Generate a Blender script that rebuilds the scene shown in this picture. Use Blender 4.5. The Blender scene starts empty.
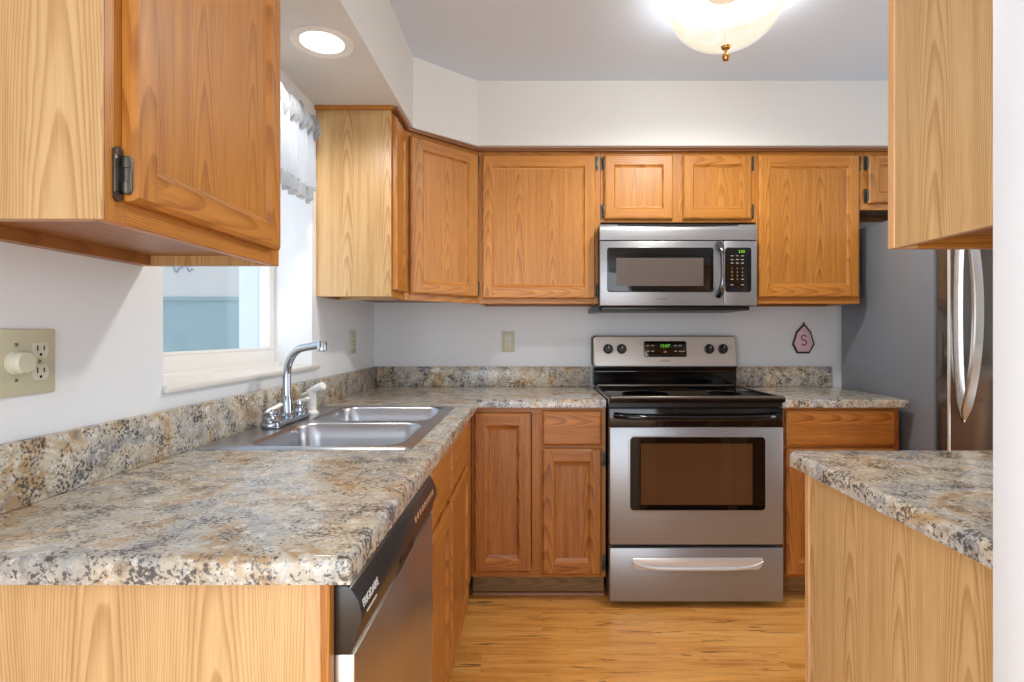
import bpy, bmesh, math, random
from mathutils import Vector, Matrix
random.seed(7)
C = bpy.context.scene
COL = C.collection
R = math.radians
E = 1.19                       # eye height

# ------------------------------------------------------------------ camera, world, lights, exposure
cam = bpy.data.objects.new('camera', bpy.data.cameras.new('camera'))
COL.objects.link(cam)
cam.location = (0, 0, E)
cam.rotation_euler = (R(90), 0, 0)
cam.data.sensor_width = 36
cam.data.lens = 560 / 1024 * 36
cam.data.shift_x = -19 / 1024
cam.data.shift_y = -7 / 1024
cam.data.clip_start = 0.02
C.camera = cam
w = bpy.data.worlds.new('world'); C.world = w
w.use_nodes = True
w.node_tree.nodes['Background'].inputs[0].default_value = (0.78, 0.89, 1.0, 1)
w.node_tree.nodes['Background'].inputs[1].default_value = 1.0
C.view_settings.view_transform = 'Standard'
C.view_settings.look = 'None'
C.view_settings.exposure = 0.68
C.view_settings.gamma = 1
C.view_settings.use_curve_mapping = False

def light(name, kind, loc, energy, color, rot=(0, 0, 0), **kw):
    d = bpy.data.lights.new(name, kind)
    d.energy = energy; d.color = color
    for k, v in kw.items(): setattr(d, k, v)
    o = bpy.data.objects.new(name, d); COL.objects.link(o)
    o.location = loc; o.rotation_euler = rot
    return o
light('dining_fill', 'AREA', (-0.8, -2.6, 1.0), 47, (0.88, 0.94, 1.0), (R(90), 0, R(-10)), shape='RECTANGLE', size=3.2, size_y=2.0)  # unseen area light behind the camera, added as frontal fill
light('dining_side_fill', 'AREA', (-1.7, -1.1, 1.0), 50, (0.88, 0.94, 1.0), (0, R(-90), R(12)), shape='RECTANGLE', size=1.8, size_y=1.6)  # added fill from the left without a window, brightens the peninsula side
light('right_side_fill', 'AREA', (2.70, 1.80, 1.25), 13, (0.88, 0.94, 1.0), (0, R(90), 0), shape='RECTANGLE', size=1.9, size_y=0.7)  # added fill in front of the closed right wall, no door there

# ------------------------------------------------------------------ materials
def lin(c):
    return tuple(((v / 255) / 12.92 if v / 255 <= 0.04045 else ((v / 255 + 0.055) / 1.055) ** 2.4) for v in c) + (1,)

class NT:
    def __init__(s, name):
        s.m = bpy.data.materials.new(name); s.m.use_nodes = True
        s.t = s.m.node_tree; s.b = s.t.nodes['Principled BSDF']
    def n(s, typ, **kw):
        x = s.t.nodes.new(typ)
        for k, v in kw.items():
            if k.startswith('i_'):
                key = k[2:]
                x.inputs[int(key) if key.isdigit() else key].default_value = v
            else: setattr(x, k, v)
        return x
    def l(s, a, b): s.t.links.new(a, b)
    def math(s, op, a, b=None, c=None):
        x = s.n('ShaderNodeMath', operation=op)
        for i, v in enumerate((a, b, c)):
            if v is None: continue
            if isinstance(v, (int, float)): x.inputs[i].default_value = v
            else: s.l(v, x.inputs[i])
        return x.outputs[0]
    def ramp(s, fac, stops, interp='LINEAR'):
        x = s.n('ShaderNodeValToRGB'); x.color_ramp.interpolation = interp
        e = x.color_ramp.elements
        while len(e) < len(stops): e.new(0.5)
        for el, (p, c) in zip(e, stops): el.position = p; el.color = c
        s.l(fac, x.inputs[0]); return x.outputs[0]
    def mix(s, fac, a, b, mode='MIX'):
        x = s.n('ShaderNodeMix', data_type='RGBA', blend_type=mode)
        for i, v in ((0, fac), (6, a), (7, b)):
            if isinstance(v, (int, float, tuple)): x.inputs[i].default_value = v
            else: s.l(v, x.inputs[i])
        return x.outputs[2]
    def bump(s, h, strength=0.2, dist=0.002):
        x = s.n('ShaderNodeBump'); x.inputs['Strength'].default_value = strength; x.inputs['Distance'].default_value = dist
        s.l(h, x.inputs['Height']); s.l(x.outputs[0], s.b.inputs['Normal'])
    def set(s, **kw):
        for k, v in kw.items():
            k = k.replace('_', ' ')
            if isinstance(v, (int, float, tuple)): s.b.inputs[k].default_value = v
            else: s.l(v, s.b.inputs[k])
        return s.m

G1 = (1, 1, 1, 1); G0 = (0, 0, 0, 1)
def plain(name, rgb, rough=0.5, metal=0.0, **kw):
    t = NT(name)
    return t.set(Base_Color=lin(rgb), Roughness=rough, Metallic=metal, **kw)

def oak(name, light_c, dark_c, horizontal=False, period=0.19, rough=0.38, line=0.75, fine=0.35):
    """plain-sawn oak: cathedral arches, fine pores; grain runs along local z (or x when horizontal)"""
    t = NT(name)
    tc = t.n('ShaderNodeTexCoord'); oi = t.n('ShaderNodeObjectInfo')
    sp = t.n('ShaderNodeSeparateXYZ'); t.l(tc.outputs['Object'], sp.inputs[0])
    x, y, z = sp.outputs
    rnd = t.math('MULTIPLY', oi.outputs['Random'], 7.3)
    if horizontal: u, v = t.math('ADD', z, y), x
    else: u, v = t.math('ADD', x, y), z
    u = t.math('ADD', u, rnd)
    cmb = t.n('ShaderNodeCombineXYZ'); t.l(t.math('MULTIPLY', u, 7.0), cmb.inputs[0]); t.l(t.math('MULTIPLY', v, 1.3), cmb.inputs[1]); t.l(rnd, cmb.inputs[2])
    warp = t.n('ShaderNodeTexNoise', i_Scale=1.0, i_Detail=3.0, i_Roughness=0.5); t.l(cmb.outputs[0], warp.inputs['Vector'])
    wv = t.math('SUBTRACT', warp.outputs['Fac'], 0.5)
    uu = t.math('SUBTRACT', t.math('PINGPONG', t.math('ADD', u, t.math('MULTIPLY', wv, 0.03)), period), period * 0.5)
    q = t.math('MULTIPLY', t.math('MULTIPLY', uu, uu), 1500 * (0.19 / period) ** 2)
    q = t.math('ADD', q, t.math('MULTIPLY', v, 7.5))
    q = t.math('ADD', q, t.math('MULTIPLY', wv, 5.0))
    s1 = t.math('FRACT', q)
    ring = t.ramp(s1, [(0.0, (0.08, 0.08, 0.08, 1)), (0.45, (0.22, 0.22, 0.22, 1)), (0.84, G1), (0.92, (0.9, 0.9, 0.9, 1)), (1.0, (0.12, 0.12, 0.12, 1))])
    cm2 = t.n('ShaderNodeCombineXYZ'); t.l(t.math('MULTIPLY', u, 420), cm2.inputs[0]); t.l(t.math('MULTIPLY', v, 14), cm2.inputs[1])
    pore = t.n('ShaderNodeTexNoise', i_Scale=1.0, i_Detail=2.0); t.l(cm2.outputs[0], pore.inputs['Vector'])
    pr = t.ramp(pore.outputs['Fac'], [(0.4, G0), (0.72, G1)])
    cm3 = t.n('ShaderNodeCombineXYZ'); t.l(t.math('MULTIPLY', u, 60), cm3.inputs[0]); t.l(t.math('MULTIPLY', v, 2.2), cm3.inputs[1]); t.l(rnd, cm3.inputs[2])
    strk = t.n('ShaderNodeTexNoise', i_Scale=1.0, i_Detail=3.0); t.l(cm3.outputs[0], strk.inputs['Vector'])
    sr = t.ramp(strk.outputs['Fac'], [(0.3, G0), (0.75, G1)])
    f = t.math('ADD', t.math('MULTIPLY', ring, line * 0.55), t.math('ADD', t.math('MULTIPLY', pr, fine * 0.6), t.math('MULTIPLY', sr, 0.38)))
    f = t.math('MULTIPLY', f, 1.12)
    tone = t.math('ADD', 0.93, t.math('MULTIPLY', oi.outputs['Random'], 0.12))
    col = t.mix(f, lin(light_c), lin(dark_c))
    hsv = t.n('ShaderNodeHueSaturation'); t.l(col, hsv.inputs['Color']); t.l(tone, hsv.inputs['Value'])
    t.bump(f, 0.12, 0.0008)
    return t.set(Base_Color=hsv.outputs[0], Roughness=rough)

OAKV = oak('oak_upright', (210, 144, 62), (146, 84, 24))
OAKH = oak('oak_crosswise', (210, 142, 60), (146, 82, 22), True)
OAKP = oak('oak_panel', (208, 143, 62), (146, 84, 24), period=0.17, line=0.7)
OAKB = oak('oak_base_upright', (200, 128, 54), (112, 58, 14))  # lower cabinets' lighting tone put into a darker oak, plus stronger grain
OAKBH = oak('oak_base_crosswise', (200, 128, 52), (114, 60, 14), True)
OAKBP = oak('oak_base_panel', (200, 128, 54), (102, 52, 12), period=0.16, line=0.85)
VENEER = oak('oak_veneer', (222, 186, 132), (170, 124, 72), period=0.16, rough=0.33, line=0.8, fine=0.25)
EDGE = oak('pale_edge_band', (226, 180, 130), (196, 140, 90), line=0.3)
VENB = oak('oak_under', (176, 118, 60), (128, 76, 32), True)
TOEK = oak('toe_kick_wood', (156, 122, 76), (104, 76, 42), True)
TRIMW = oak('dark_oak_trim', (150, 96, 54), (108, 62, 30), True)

def granite(name):
    t = NT(name)
    tc = t.n('ShaderNodeTexCoord'); P = tc.outputs['Object']
    def noise(scale, detail=3, rough=0.55, dist=0.0):
        x = t.n('ShaderNodeTexNoise', i_Scale=scale, i_Detail=detail, i_Roughness=rough, i_Distortion=dist); t.l(P, x.inputs['Vector']); return x.outputs['Fac']
    big = noise(6.5, 4, 0.62, 0.8)
    base = t.ramp(big, [(0.30, lin((126, 126, 128))), (0.42, lin((178, 174, 166))), (0.53, lin((194, 182, 160))), (0.62, lin((176, 144, 102))), (0.74, lin((150, 138, 124)))])
    mid = noise(48, 5, 0.68, 0.5)
    base = t.mix(t.ramp(mid, [(0.515, G0), (0.63, (0.9, 0.9, 0.9, 1))]), base, lin((218, 212, 202)))
    mid2 = noise(36, 5, 0.7, 0.8)
    base = t.mix(t.ramp(mid2, [(0.53, G0), (0.68, (0.75, 0.75, 0.75, 1))]), base, lin((120, 96, 72)))
    mid3 = noise(30, 5, 0.7, 0.6)
    base = t.mix(t.ramp(mid3, [(0.55, G0), (0.68, (0.6, 0.6, 0.6, 1))]), base, lin((128, 136, 146)))
    dk = noise(150, 4, 0.6, 0.3)
    cl = noise(17, 3, 0.55)
    dd = t.math('ADD', t.math('MULTIPLY', dk, 0.75), t.math('MULTIPLY', cl, 0.5))
    base = t.mix(t.ramp(dd, [(0.656, G0), (0.72, (0.85, 0.85, 0.85, 1))]), base, lin((58, 54, 54)))
    return t.set(Base_Color=base, Roughness=0.16)
GRAN = granite('granite_laminate')

def wallmat(name, rgb, bump=0.10, rough=0.6):
    t = NT(name)
    tc = t.n('ShaderNodeTexCoord')
    n1 = t.n('ShaderNodeTexNoise', i_Scale=60.0, i_Detail=4.0); t.l(tc.outputs['Object'], n1.inputs['Vector'])
    t.bump(n1.outputs['Fac'], bump, 0.004)
    return t.set(Base_Color=lin(rgb), Roughness=rough)
WALL = wallmat('wall_paint', (230, 233, 236))
SOFF = wallmat('soffit_paint', (220, 219, 215))
CEIL = wallmat('ceiling_paint', (216, 227, 240), 0.15)
WHITE = plain('white_trim', (232, 230, 226), 0.4)
SILL = wallmat('window_sill', (226, 222, 214), 0.03, 0.3)

def floor_mat():
    t = NT('floor_planks')
    tc = t.n('ShaderNodeTexCoord'); sp = t.n('ShaderNodeSeparateXYZ'); t.l(tc.outputs['Object'], sp.inputs[0])
    x, y, z = sp.outputs
    row = t.math('FLOOR', t.math('MULTIPLY', y, 1 / 0.15))
    fr = t.math('FRACT', t.math('MULTIPLY', y, 1 / 0.15))
    sx = t.math('ADD', x, t.math('MULTIPLY', row, 0.437))
    pl = t.math('FLOOR', t.math('MULTIPLY', sx, 1 / 1.1))
    idv = t.math('FRACT', t.math('MULTIPLY', t.math('SINE', t.math('ADD', t.math('MULTIPLY', row, 12.9898), t.math('MULTIPLY', pl, 78.233))), 43758.5))
    def nz(a, b, det=4, dist=0.0):
        cm = t.n('ShaderNodeCombineXYZ'); t.l(t.math('MULTIPLY', sx, a), cm.inputs[0]); t.l(t.math('MULTIPLY', y, b), cm.inputs[1]); t.l(t.math('MULTIPLY', idv, 9), cm.inputs[2])
        n = t.n('ShaderNodeTexNoise', i_Scale=1.0, i_Detail=det, i_Roughness=0.6, i_Distortion=dist); t.l(cm.outputs[0], n.inputs['Vector']); return n.outputs['Fac']
    c = t.ramp(nz(2.0, 26), [(0.3, lin((196, 126, 54))), (0.5, lin((232, 166, 82))), (0.72, lin((240, 182, 102)))])
    c = t.mix(t.ramp(nz(7, 130, 3), [(0.52, G0), (0.75, (0.6, 0.6, 0.6, 1))]), c, lin((168, 100, 40)))
    c = t.mix(t.ramp(nz(4.5, 42, 5, 0.8), [(0.60, G0), (0.67, (0.85, 0.85, 0.85, 1))]), c, lin((104, 62, 28)))
    c = t.mix(t.math('MULTIPLY', idv, 0.14), c, lin((178, 112, 54)))
    seam = t.ramp(fr, [(0.0, (0.2, 0.2, 0.2, 1)), (0.012, G0)])
    c = t.mix(seam, c, lin((90, 54, 26)))
    return t.set(Base_Color=c, Roughness=0.36)
FLOOR = floor_mat()

def steel(name, rgb, rough, axis, metal=1.0, aniso=0.0):
    t = NT(name)
    tc = t.n('ShaderNodeTexCoord'); mp = t.n('ShaderNodeMapping'); t.l(tc.outputs['Object'], mp.inputs[0])
    mp.inputs['Scale'].default_value = {'x': (3, 600, 600), 'z': (600, 600, 3), 'y': (600, 3, 600)}[axis]
    n = t.n('ShaderNodeTexNoise', i_Scale=1.0, i_Detail=2.0); t.l(mp.outputs[0], n.inputs['Vector'])
    r = t.math('ADD', rough - 0.05, t.math('MULTIPLY', n.outputs['Fac'], 0.1))
    c = t.mix(n.outputs['Fac'], lin(tuple(v * 0.95 for v in rgb)), lin(tuple(min(255, v * 1.05) for v in rgb)))
    return t.set(Base_Color=c, Roughness=r, Metallic=metal)
STEEL = steel('brushed_steel', (154, 155, 158), 0.36, 'x', 0.7)
STEELD = steel('dishwasher_steel', (200, 190, 180), 0.32, 'y')
STEELF = steel('fridge_steel', (120, 114, 108), 0.13, 'z', 0.75)
SINKM = steel('sink_steel', (182, 184, 190), 0.30, 'y')
PULL = steel('pull_steel', (214, 212, 210), 0.3, 'x', 0.45)
CHROME = plain('chrome', (186, 192, 202), 0.12, 1.0)
BRASS = plain('brass', (196, 150, 84), 0.25, 1.0)
BLACKG = plain('black_gloss', (14, 12, 12), 0.08)
BLACKGL = plain('black_glass', (16, 12, 10), 0.05)
BLACKM = plain('black_satin', (24, 23, 23), 0.35)
DWBLACK = plain('dishwasher_black', (44, 40, 38), 0.28)
OVENP = plain('oven_pane', (84, 56, 34), 0.06)  # brown reflection in the glass is put into the base colour
MWP = plain('microwave_mesh', (92, 84, 80), 0.25)
FRSIDE = wallmat('fridge_side', (126, 130, 138), 0.06, 0.35)
GASKET = plain('gasket', (70, 70, 72), 0.6)
IVORY = plain('ivory_plastic', (192, 188, 160), 0.35)
IVORYD = plain('outlet_face', (206, 204, 184), 0.35)
SLOT = plain('slot_dark', (40, 34, 26), 0.6)
WPLAS = plain('white_plastic', (238, 238, 234), 0.25)
BRONZE = plain('hinge_bronze', (90, 88, 80), 0.38, 0.75)
SCREW = plain('screw', (150, 140, 110), 0.35, 0.8)
LOGO = plain('logo_grey', (84, 84, 86), 0.4)
LOGOW = plain('logo_white', (226, 224, 220), 0.4)
BTN = plain('button_print', (186, 178, 164), 0.5)
BTNC = plain('button_copper', (196, 142, 108), 0.4)
PINK = plain('pink_glaze', (228, 192, 202), 0.25)
PINKD = plain('plaque_scroll', (118, 66, 66), 0.4)
PINKW = plain('plaque_white', (232, 214, 212), 0.4)
INK = plain('plaque_rim', (44, 48, 60), 0.4)
def emis(name, rgb, strength):
    t = NT(name)
    return t.set(Base_Color=lin(rgb), Emission_Color=lin(rgb), Emission_Strength=strength, Roughness=0.4)
GREEN = emis('green_digits', (110, 190, 50), 0.55)
LENS = emis('lamp_lens', (255, 250, 240), 3.0)
def bowl_mat():
    t = NT('alabaster_glass')
    tc = t.n('ShaderNodeTexCoord')
    n = t.n('ShaderNodeTexNoise', i_Scale=7.0, i_Detail=4.0, i_Distortion=1.5); t.l(tc.outputs['Object'], n.inputs['Vector'])
    c = t.ramp(n.outputs['Fac'], [(0.35, lin((255, 252, 244))), (0.65, lin((250, 236, 206)))])
    em = t.n('ShaderNodeEmission', i_Strength=0.72); t.l(c, em.inputs[0])
    tr = t.n('ShaderNodeBsdfTransparent'); tr.inputs[0].default_value = (1, 0.97, 0.92, 1)
    mx = t.n('ShaderNodeMixShader', i_0=0.38)
    t.l(tr.outputs[0], mx.inputs[1]); t.l(em.outputs[0], mx.inputs[2])
    t.l(mx.outputs[0], t.t.nodes['Material Output'].inputs[0]); return t.m
BOWL = bowl_mat()
def glass_mat():
    t = NT('window_glass')
    g = t.n('ShaderNodeBsdfGlossy'); g.inputs['Roughness'].default_value = 0.02
    tr = t.n('ShaderNodeBsdfTransparent'); mx = t.n('ShaderNodeMixShader', i_0=0.06)
    t.l(tr.outputs[0], mx.inputs[1]); t.l(g.outputs[0], mx.inputs[2])
    t.l(mx.outputs[0], t.t.nodes['Material Output'].inputs[0]); return t.m
GLASS = glass_mat()
def sheer(name, rgb, alpha):
    t = NT(name)
    d = t.n('ShaderNodeBsdfDiffuse'); d.inputs[0].default_value = lin(rgb)
    tl = t.n('ShaderNodeBsdfTranslucent'); tl.inputs[0].default_value = lin(rgb)
    m1 = t.n('ShaderNodeMixShader', i_0=0.5); t.l(d.outputs[0], m1.inputs[1]); t.l(tl.outputs[0], m1.inputs[2])
    tr = t.n('ShaderNodeBsdfTransparent'); m2 = t.n('ShaderNodeMixShader', i_0=alpha); t.l(tr.outputs[0], m2.inputs[1]); t.l(m1.outputs[0], m2.inputs[2])
    t.l(m2.outputs[0], t.t.nodes['Material Output'].inputs[0]); return t.m
SHEER = sheer('white_sheer', (206, 211, 218), 0.85)
HEM = sheer('grey_hem', (188, 190, 194), 0.93)
TEAL = wallmat('teal_siding', (152, 176, 180), 0.05)
PORCHW = wallmat('porch_white', (206, 206, 204), 0.05)
PORCHT = plain('porch_trim', (232, 240, 248), 0.5)
CONC = wallmat('porch_concrete', (170, 172, 172), 0.2)
WIRE = plain('wire_blue', (120, 140, 170), 0.5)

# ------------------------------------------------------------------ mesh helpers
class MB:
    def __init__(s): s.bm = bmesh.new()
    def _tag(s, n0, m):
        s.bm.faces.ensure_lookup_table()
        for f in s.bm.faces[n0:]: f.material_index = m
    def _merge(s, b, m=None):
        me = bpy.data.meshes.new('tmp'); b.to_mesh(me); b.free()
        n0 = len(s.bm.faces); s.bm.from_mesh(me); bpy.data.meshes.remove(me)
        if m is not None: s._tag(n0, m)
    def box(s, x0, x1, y0, y1, z0, z1, m=0, bev=0.0, seg=2):
        b = bmesh.new()
        mat = Matrix.Translation(((x0 + x1) / 2, (y0 + y1) / 2, (z0 + z1) / 2)) @ Matrix.Diagonal((x1 - x0, y1 - y0, z1 - z0, 1))
        bmesh.ops.create_cube(b, size=1.0, matrix=mat)
        if bev: bmesh.ops.bevel(b, geom=b.edges[:], offset=bev, segments=seg, profile=0.5, affect='EDGES')
        s._merge(b, m); return s
    def prism(s, pts, axis, a0, a1, m=0, bev=0.0, seg=2):
        """pts: outline in the two other axes (x:(y,z) y:(x,z) z:(x,y))"""
        def P(p, a): return {'x': (a, p[0], p[1]), 'y': (p[0], a, p[1]), 'z': (p[0], p[1], a)}[axis]
        b = bmesh.new()
        v0 = [b.verts.new(P(p, a0)) for p in pts]; v1 = [b.verts.new(P(p, a1)) for p in pts]
        b.faces.new(v0); b.faces.new(v1[::-1])
        n = len(pts)
        for i in range(n): b.faces.new((v0[i], v0[(i + 1) % n], v1[(i + 1) % n], v1[i]))
        bmesh.ops.recalc_face_normals(b, faces=b.faces[:])
        if bev:
            es = [e for e in b.edges if (e.verts[0] in v0) == (e.verts[1] in v0) and len(e.link_faces) == 2 and any(len(f.verts) == n for f in e.link_faces)]
            bmesh.ops.bevel(b, geom=es, offset=bev, segments=seg, profile=0.5, affect='EDGES')
        s._merge(b, m); return s
    def lathe(s, prof, c, axis=(0, 0, 1), n=32, m=0):
        """prof: (radius, height along axis)"""
        ax = Vector(axis).normalized(); up = Vector((1, 0, 0)) if abs(ax.x) < 0.9 else Vector((0, 1, 0))
        u = ax.cross(up).normalized(); v = ax.cross(u)
        b = bmesh.new(); rings = []
        for r, h in prof:
            ring = []
            if r < 1e-6: ring = [b.verts.new(Vector(c) + ax * h)]
            else:
                for i in range(n):
                    a = 2 * math.pi * i / n
                    ring.append(b.verts.new(Vector(c) + ax * h + (u * math.cos(a) + v * math.sin(a)) * r))
            rings.append(ring)
        for p, q in zip(rings, rings[1:]):
            if len(p) == 1 and len(q) == 1: continue
            for i in range(n):
                j = (i + 1) % n
                if len(p) == 1: b.faces.new((p[0], q[i], q[j]))
                elif len(q) == 1: b.faces.new((p[i], p[j], q[0]))
                else: b.faces.new((p[i], p[j], q[j], q[i]))
        for ring in (rings[0], rings[-1]):
            if len(ring) > 1: b.faces.new(ring)
        bmesh.ops.recalc_face_normals(b, faces=b.faces[:])
        s._merge(b, m); return s
    def tube(s, pts, r, n=14, m=0, sq=None):
        """r number or list; sq=(a,b): elliptical section scale along normal/binormal"""
        pts = [Vector(p) for p in pts]; N = len(pts)
        rs = r if isinstance(r, (list, tuple)) else [r] * N
        b = bmesh.new(); rings = []; nrm = None
        for i, p in enumerate(pts):
            t = (pts[min(i + 1, N - 1)] - pts[max(i - 1, 0)]).normalized()
            if nrm is None:
                ref = Vector((0, 0, 1)) if abs(t.z) < 0.9 else Vector((0, 1, 0))
                nrm = (ref - t * ref.dot(t)).normalized()
            else: nrm = (nrm - t * nrm.dot(t)).normalized()
            bn = t.cross(nrm); a, c = sq or (1, 1)
            rings.append([b.verts.new(p + (nrm * math.cos(2 * math.pi * k / n) * a + bn * math.sin(2 * math.pi * k / n) * c) * rs[i]) for k in range(n)])
        for p, q in zip(rings, rings[1:]):
            for i in range(n): b.faces.new((p[i], p[(i + 1) % n], q[(i + 1) % n], q[i]))
        b.faces.new(rings[0]); b.faces.new(rings[-1])
        bmesh.ops.recalc_face_normals(b, faces=b.faces[:])
        s._merge(b, m); return s
    def quad(s, pts, m=0):
        f = s.bm.faces.new([s.bm.verts.new(p) for p in pts]); f.material_index = m; return s
    def build(s, name, mats, parent=None, off=(0, 0, 0), smooth=35, recalc=False):
        if recalc: bmesh.ops.recalc_face_normals(s.bm, faces=s.bm.faces[:])
        me = bpy.data.meshes.new(name)
        if any(off): bmesh.ops.translate(s.bm, verts=s.bm.verts[:], vec=-Vector(off))
        s.bm.to_mesh(me); s.bm.free()
        for m in (mats if isinstance(mats, (list, tuple)) else [mats]): me.materials.append(m)
        if smooth:
            for p in me.polygons: p.use_smooth = True
            me.set_sharp_from_angle(angle=R(smooth))
        o = bpy.data.objects.new(name, me); COL.objects.link(o)
        if parent: o.parent = parent
        return o

def tag(o, label, cat, group=None):
    o['label'] = label; o['category'] = cat
    if group: o['group'] = group
    return o
def thing(name, label, cat, loc=(0, 0, 0), rz=0, group=None):
    o = bpy.data.objects.new(name, None); COL.objects.link(o)
    o.location = loc; o.rotation_euler = (0, 0, rz); o.empty_display_size = 0.1
    return tag(o, label, cat, group)
def struct(name, mb, mats, parent=None, smooth=35):
    o = mb.build(name, mats, parent, smooth=smooth)
    o['kind'] = 'structure'; return o
def rrect(x0, x1, y0, y1, r, n=6):
    out = []
    for cx, cy, a0 in ((x1 - r, y1 - r, 0), (x0 + r, y1 - r, 90), (x0 + r, y0 + r, 180), (x1 - r, y0 + r, 270)):
        for k in range(n + 1):
            a = R(a0 + 90 * k / n); out.append((cx + r * math.cos(a), cy + r * math.sin(a)))
    return out
def text(name, body, size, loc, rot, mat, parent, off=(0, 0, 0), ext=0.0004, sx=1.0, space=1.0):
    cu = bpy.data.curves.new('t', 'FONT'); cu.body = body; cu.size = size; cu.extrude = ext
    cu.align_x = 'CENTER'; cu.align_y = 'CENTER'; cu.space_character = space
    o = bpy.data.objects.new('t', cu); COL.objects.link(o)
    bpy.context.view_layer.update()
    me = bpy.data.meshes.new_from_object(o.evaluated_get(bpy.context.evaluated_depsgraph_get()))
    bpy.data.objects.remove(o); bpy.data.curves.remove(cu)
    me.materials.clear(); me.materials.append(mat); me.name = name
    t = bpy.data.objects.new(name, me); COL.objects.link(t)
    t.parent = parent; t.location = Vector(loc) - Vector(off); t.rotation_euler = rot; t.scale = (sx, 1, 1)
    return t

# ------------------------------------------------------------------ the setting
WX = -0.872; BY = 3.111; CZ = 2.43; RX = 2.75
struct('floor', MB().box(-1.07, 4.0, -3.2, BY + 0.1, -0.06, 0.0), FLOOR)
struct('ceiling', MB().box(-1.07, 4.0, -3.2, BY + 0.1, CZ, CZ + 0.06), CEIL)
struct('wall_back', MB().box(-1.07, RX + 0.1, BY, BY + 0.1, 0, CZ), WALL)
WY0, WY1, WZ0, WZ1 = 1.327, 2.23, 1.046, 2.03
wl = MB()
wl.box(-1.07, WX, -0.3, WY0, 0, CZ); wl.box(-1.07, WX, WY1, BY, 0, CZ)
wl.box(-1.07, WX, WY0, WY1, 0, WZ0); wl.box(-1.07, WX, WY0, WY1, WZ1, CZ)
struct('wall_left', wl, WALL)
struct('wall_right', MB().box(RX, RX + 0.1, 0.65, BY, 0, CZ), WALL)
struct('wall_partition', MB().box(0.63, RX, 0.65, 0.765, 0, CZ, bev=0.002), WALL)
# soffit over the left run with a diagonal corner, continuing over the back wall cabinets
sf = [(WX, -0.3), (-0.527, -0.3), (-0.527, 2.503), (-0.262, 2.741), (RX, 2.741), (RX, BY), (WX, BY)]
struct('ceiling_soffit', MB().prism(sf, 'z', 2.112, CZ), SOFF)
# dark strip of moulding where the cabinets meet the soffit
def strip(pts, t, z0, z1):
    m = MB()
    for (a, b) in zip(pts, pts[1:]):
        a, b = Vector(a), Vector(b); d = (b - a).normalized(); n = Vector((d.y, -d.x)) * t
        m.prism([a, b, b + n, a + n], 'z', z0, z1)
    return m
struct('trim_1', strip([(-0.555, 2.268), (-0.555, 2.50), (-0.262, 2.787), (1.9, 2.787), (RX, 2.787)], 0.012, 2.098, 2.112), TRIMW)
struct('trim_2', strip([(WX + 0.001, 2.262), (-0.555, 2.262)], 0.008, 2.096, 2.112), OAKH)

# window in the left wall
win = bpy.data.objects.new('window_1', None); COL.objects.link(win); win['kind'] = 'structure'
FX = -1.02
fr = MB()
fr.box(FX - 0.04, FX, WY0, WY1, WZ0, 1.127, bev=0.003); fr.box(FX - 0.04, FX, WY0, WY1, WZ1 - 0.05, WZ1, bev=0.003)
fr.box(FX - 0.04, FX, WY0, WY0 + 0.045, 1.127, WZ1 - 0.05, bev=0.003); fr.box(FX - 0.04, FX, WY1 - 0.045, WY1, 1.127, WZ1 - 0.05, bev=0.003)
fr.box(FX - 0.028, FX - 0.008, WY0 + 0.045, WY1 - 0.045, 1.127, 1.138, bev=0.002)
fr.box(FX, FX + 0.02, WY0, WY1, WZ0 + 0.0, 1.08, bev=0.003)
struct('window_frame', fr, WHITE, win)
struct('window_pane', MB().box(FX - 0.022, FX - 0.018, WY0 + 0.045, WY1 - 0.045, 1.127, WZ1 - 0.05), GLASS, win)
struct('window_sill', MB().box(FX - 0.0, WX, WY0 + 0.001, WY1 - 0.001, 1.046, 1.066).box(WX, WX + 0.016, WY0 - 0.004, WY1 + 0.045, 1.049, 1.066, bev=0.005), SILL, win)

# porch outside the window
struct('porch_wall', MB().box(-4.2, -1.07, 4.20, 4.32, -0.1, 1.44, 0).box(-4.2, -1.07, 4.185, 4.32, 1.44, 1.468, 0).box(-4.2, -1.07, 4.20, 4.32, 1.468, 3.0, 1), [TEAL, PORCHW])
struct('porch_floor', MB().box(-4.2, -1.07, 0.0, 4.2, -0.16, -0.061), CONC)
struct('porch_sky_blocker', MB().box(-3.6, -1.07, -0.6, 4.3, 2.62, 2.70), PORCHT)  # unseen slab added to keep sky light off the window jamb
struct('porch_post', MB().box(-1.92, -1.80, 3.68, 3.80, -0.061, 3.0, bev=0.004), PORCHT)
tag(MB().tube([(-2.73 + 0.20 * (k / 24), 4.19, 1.685 + 0.025 * math.sin(k * 0.5) + 0.012 * math.cos(k * 1.1)) for k in range(25)], 0.004, 6).build('hanging_wire', WIRE), 'thin blue looped wire on the white porch wall seen through window', 'wire')

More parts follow.
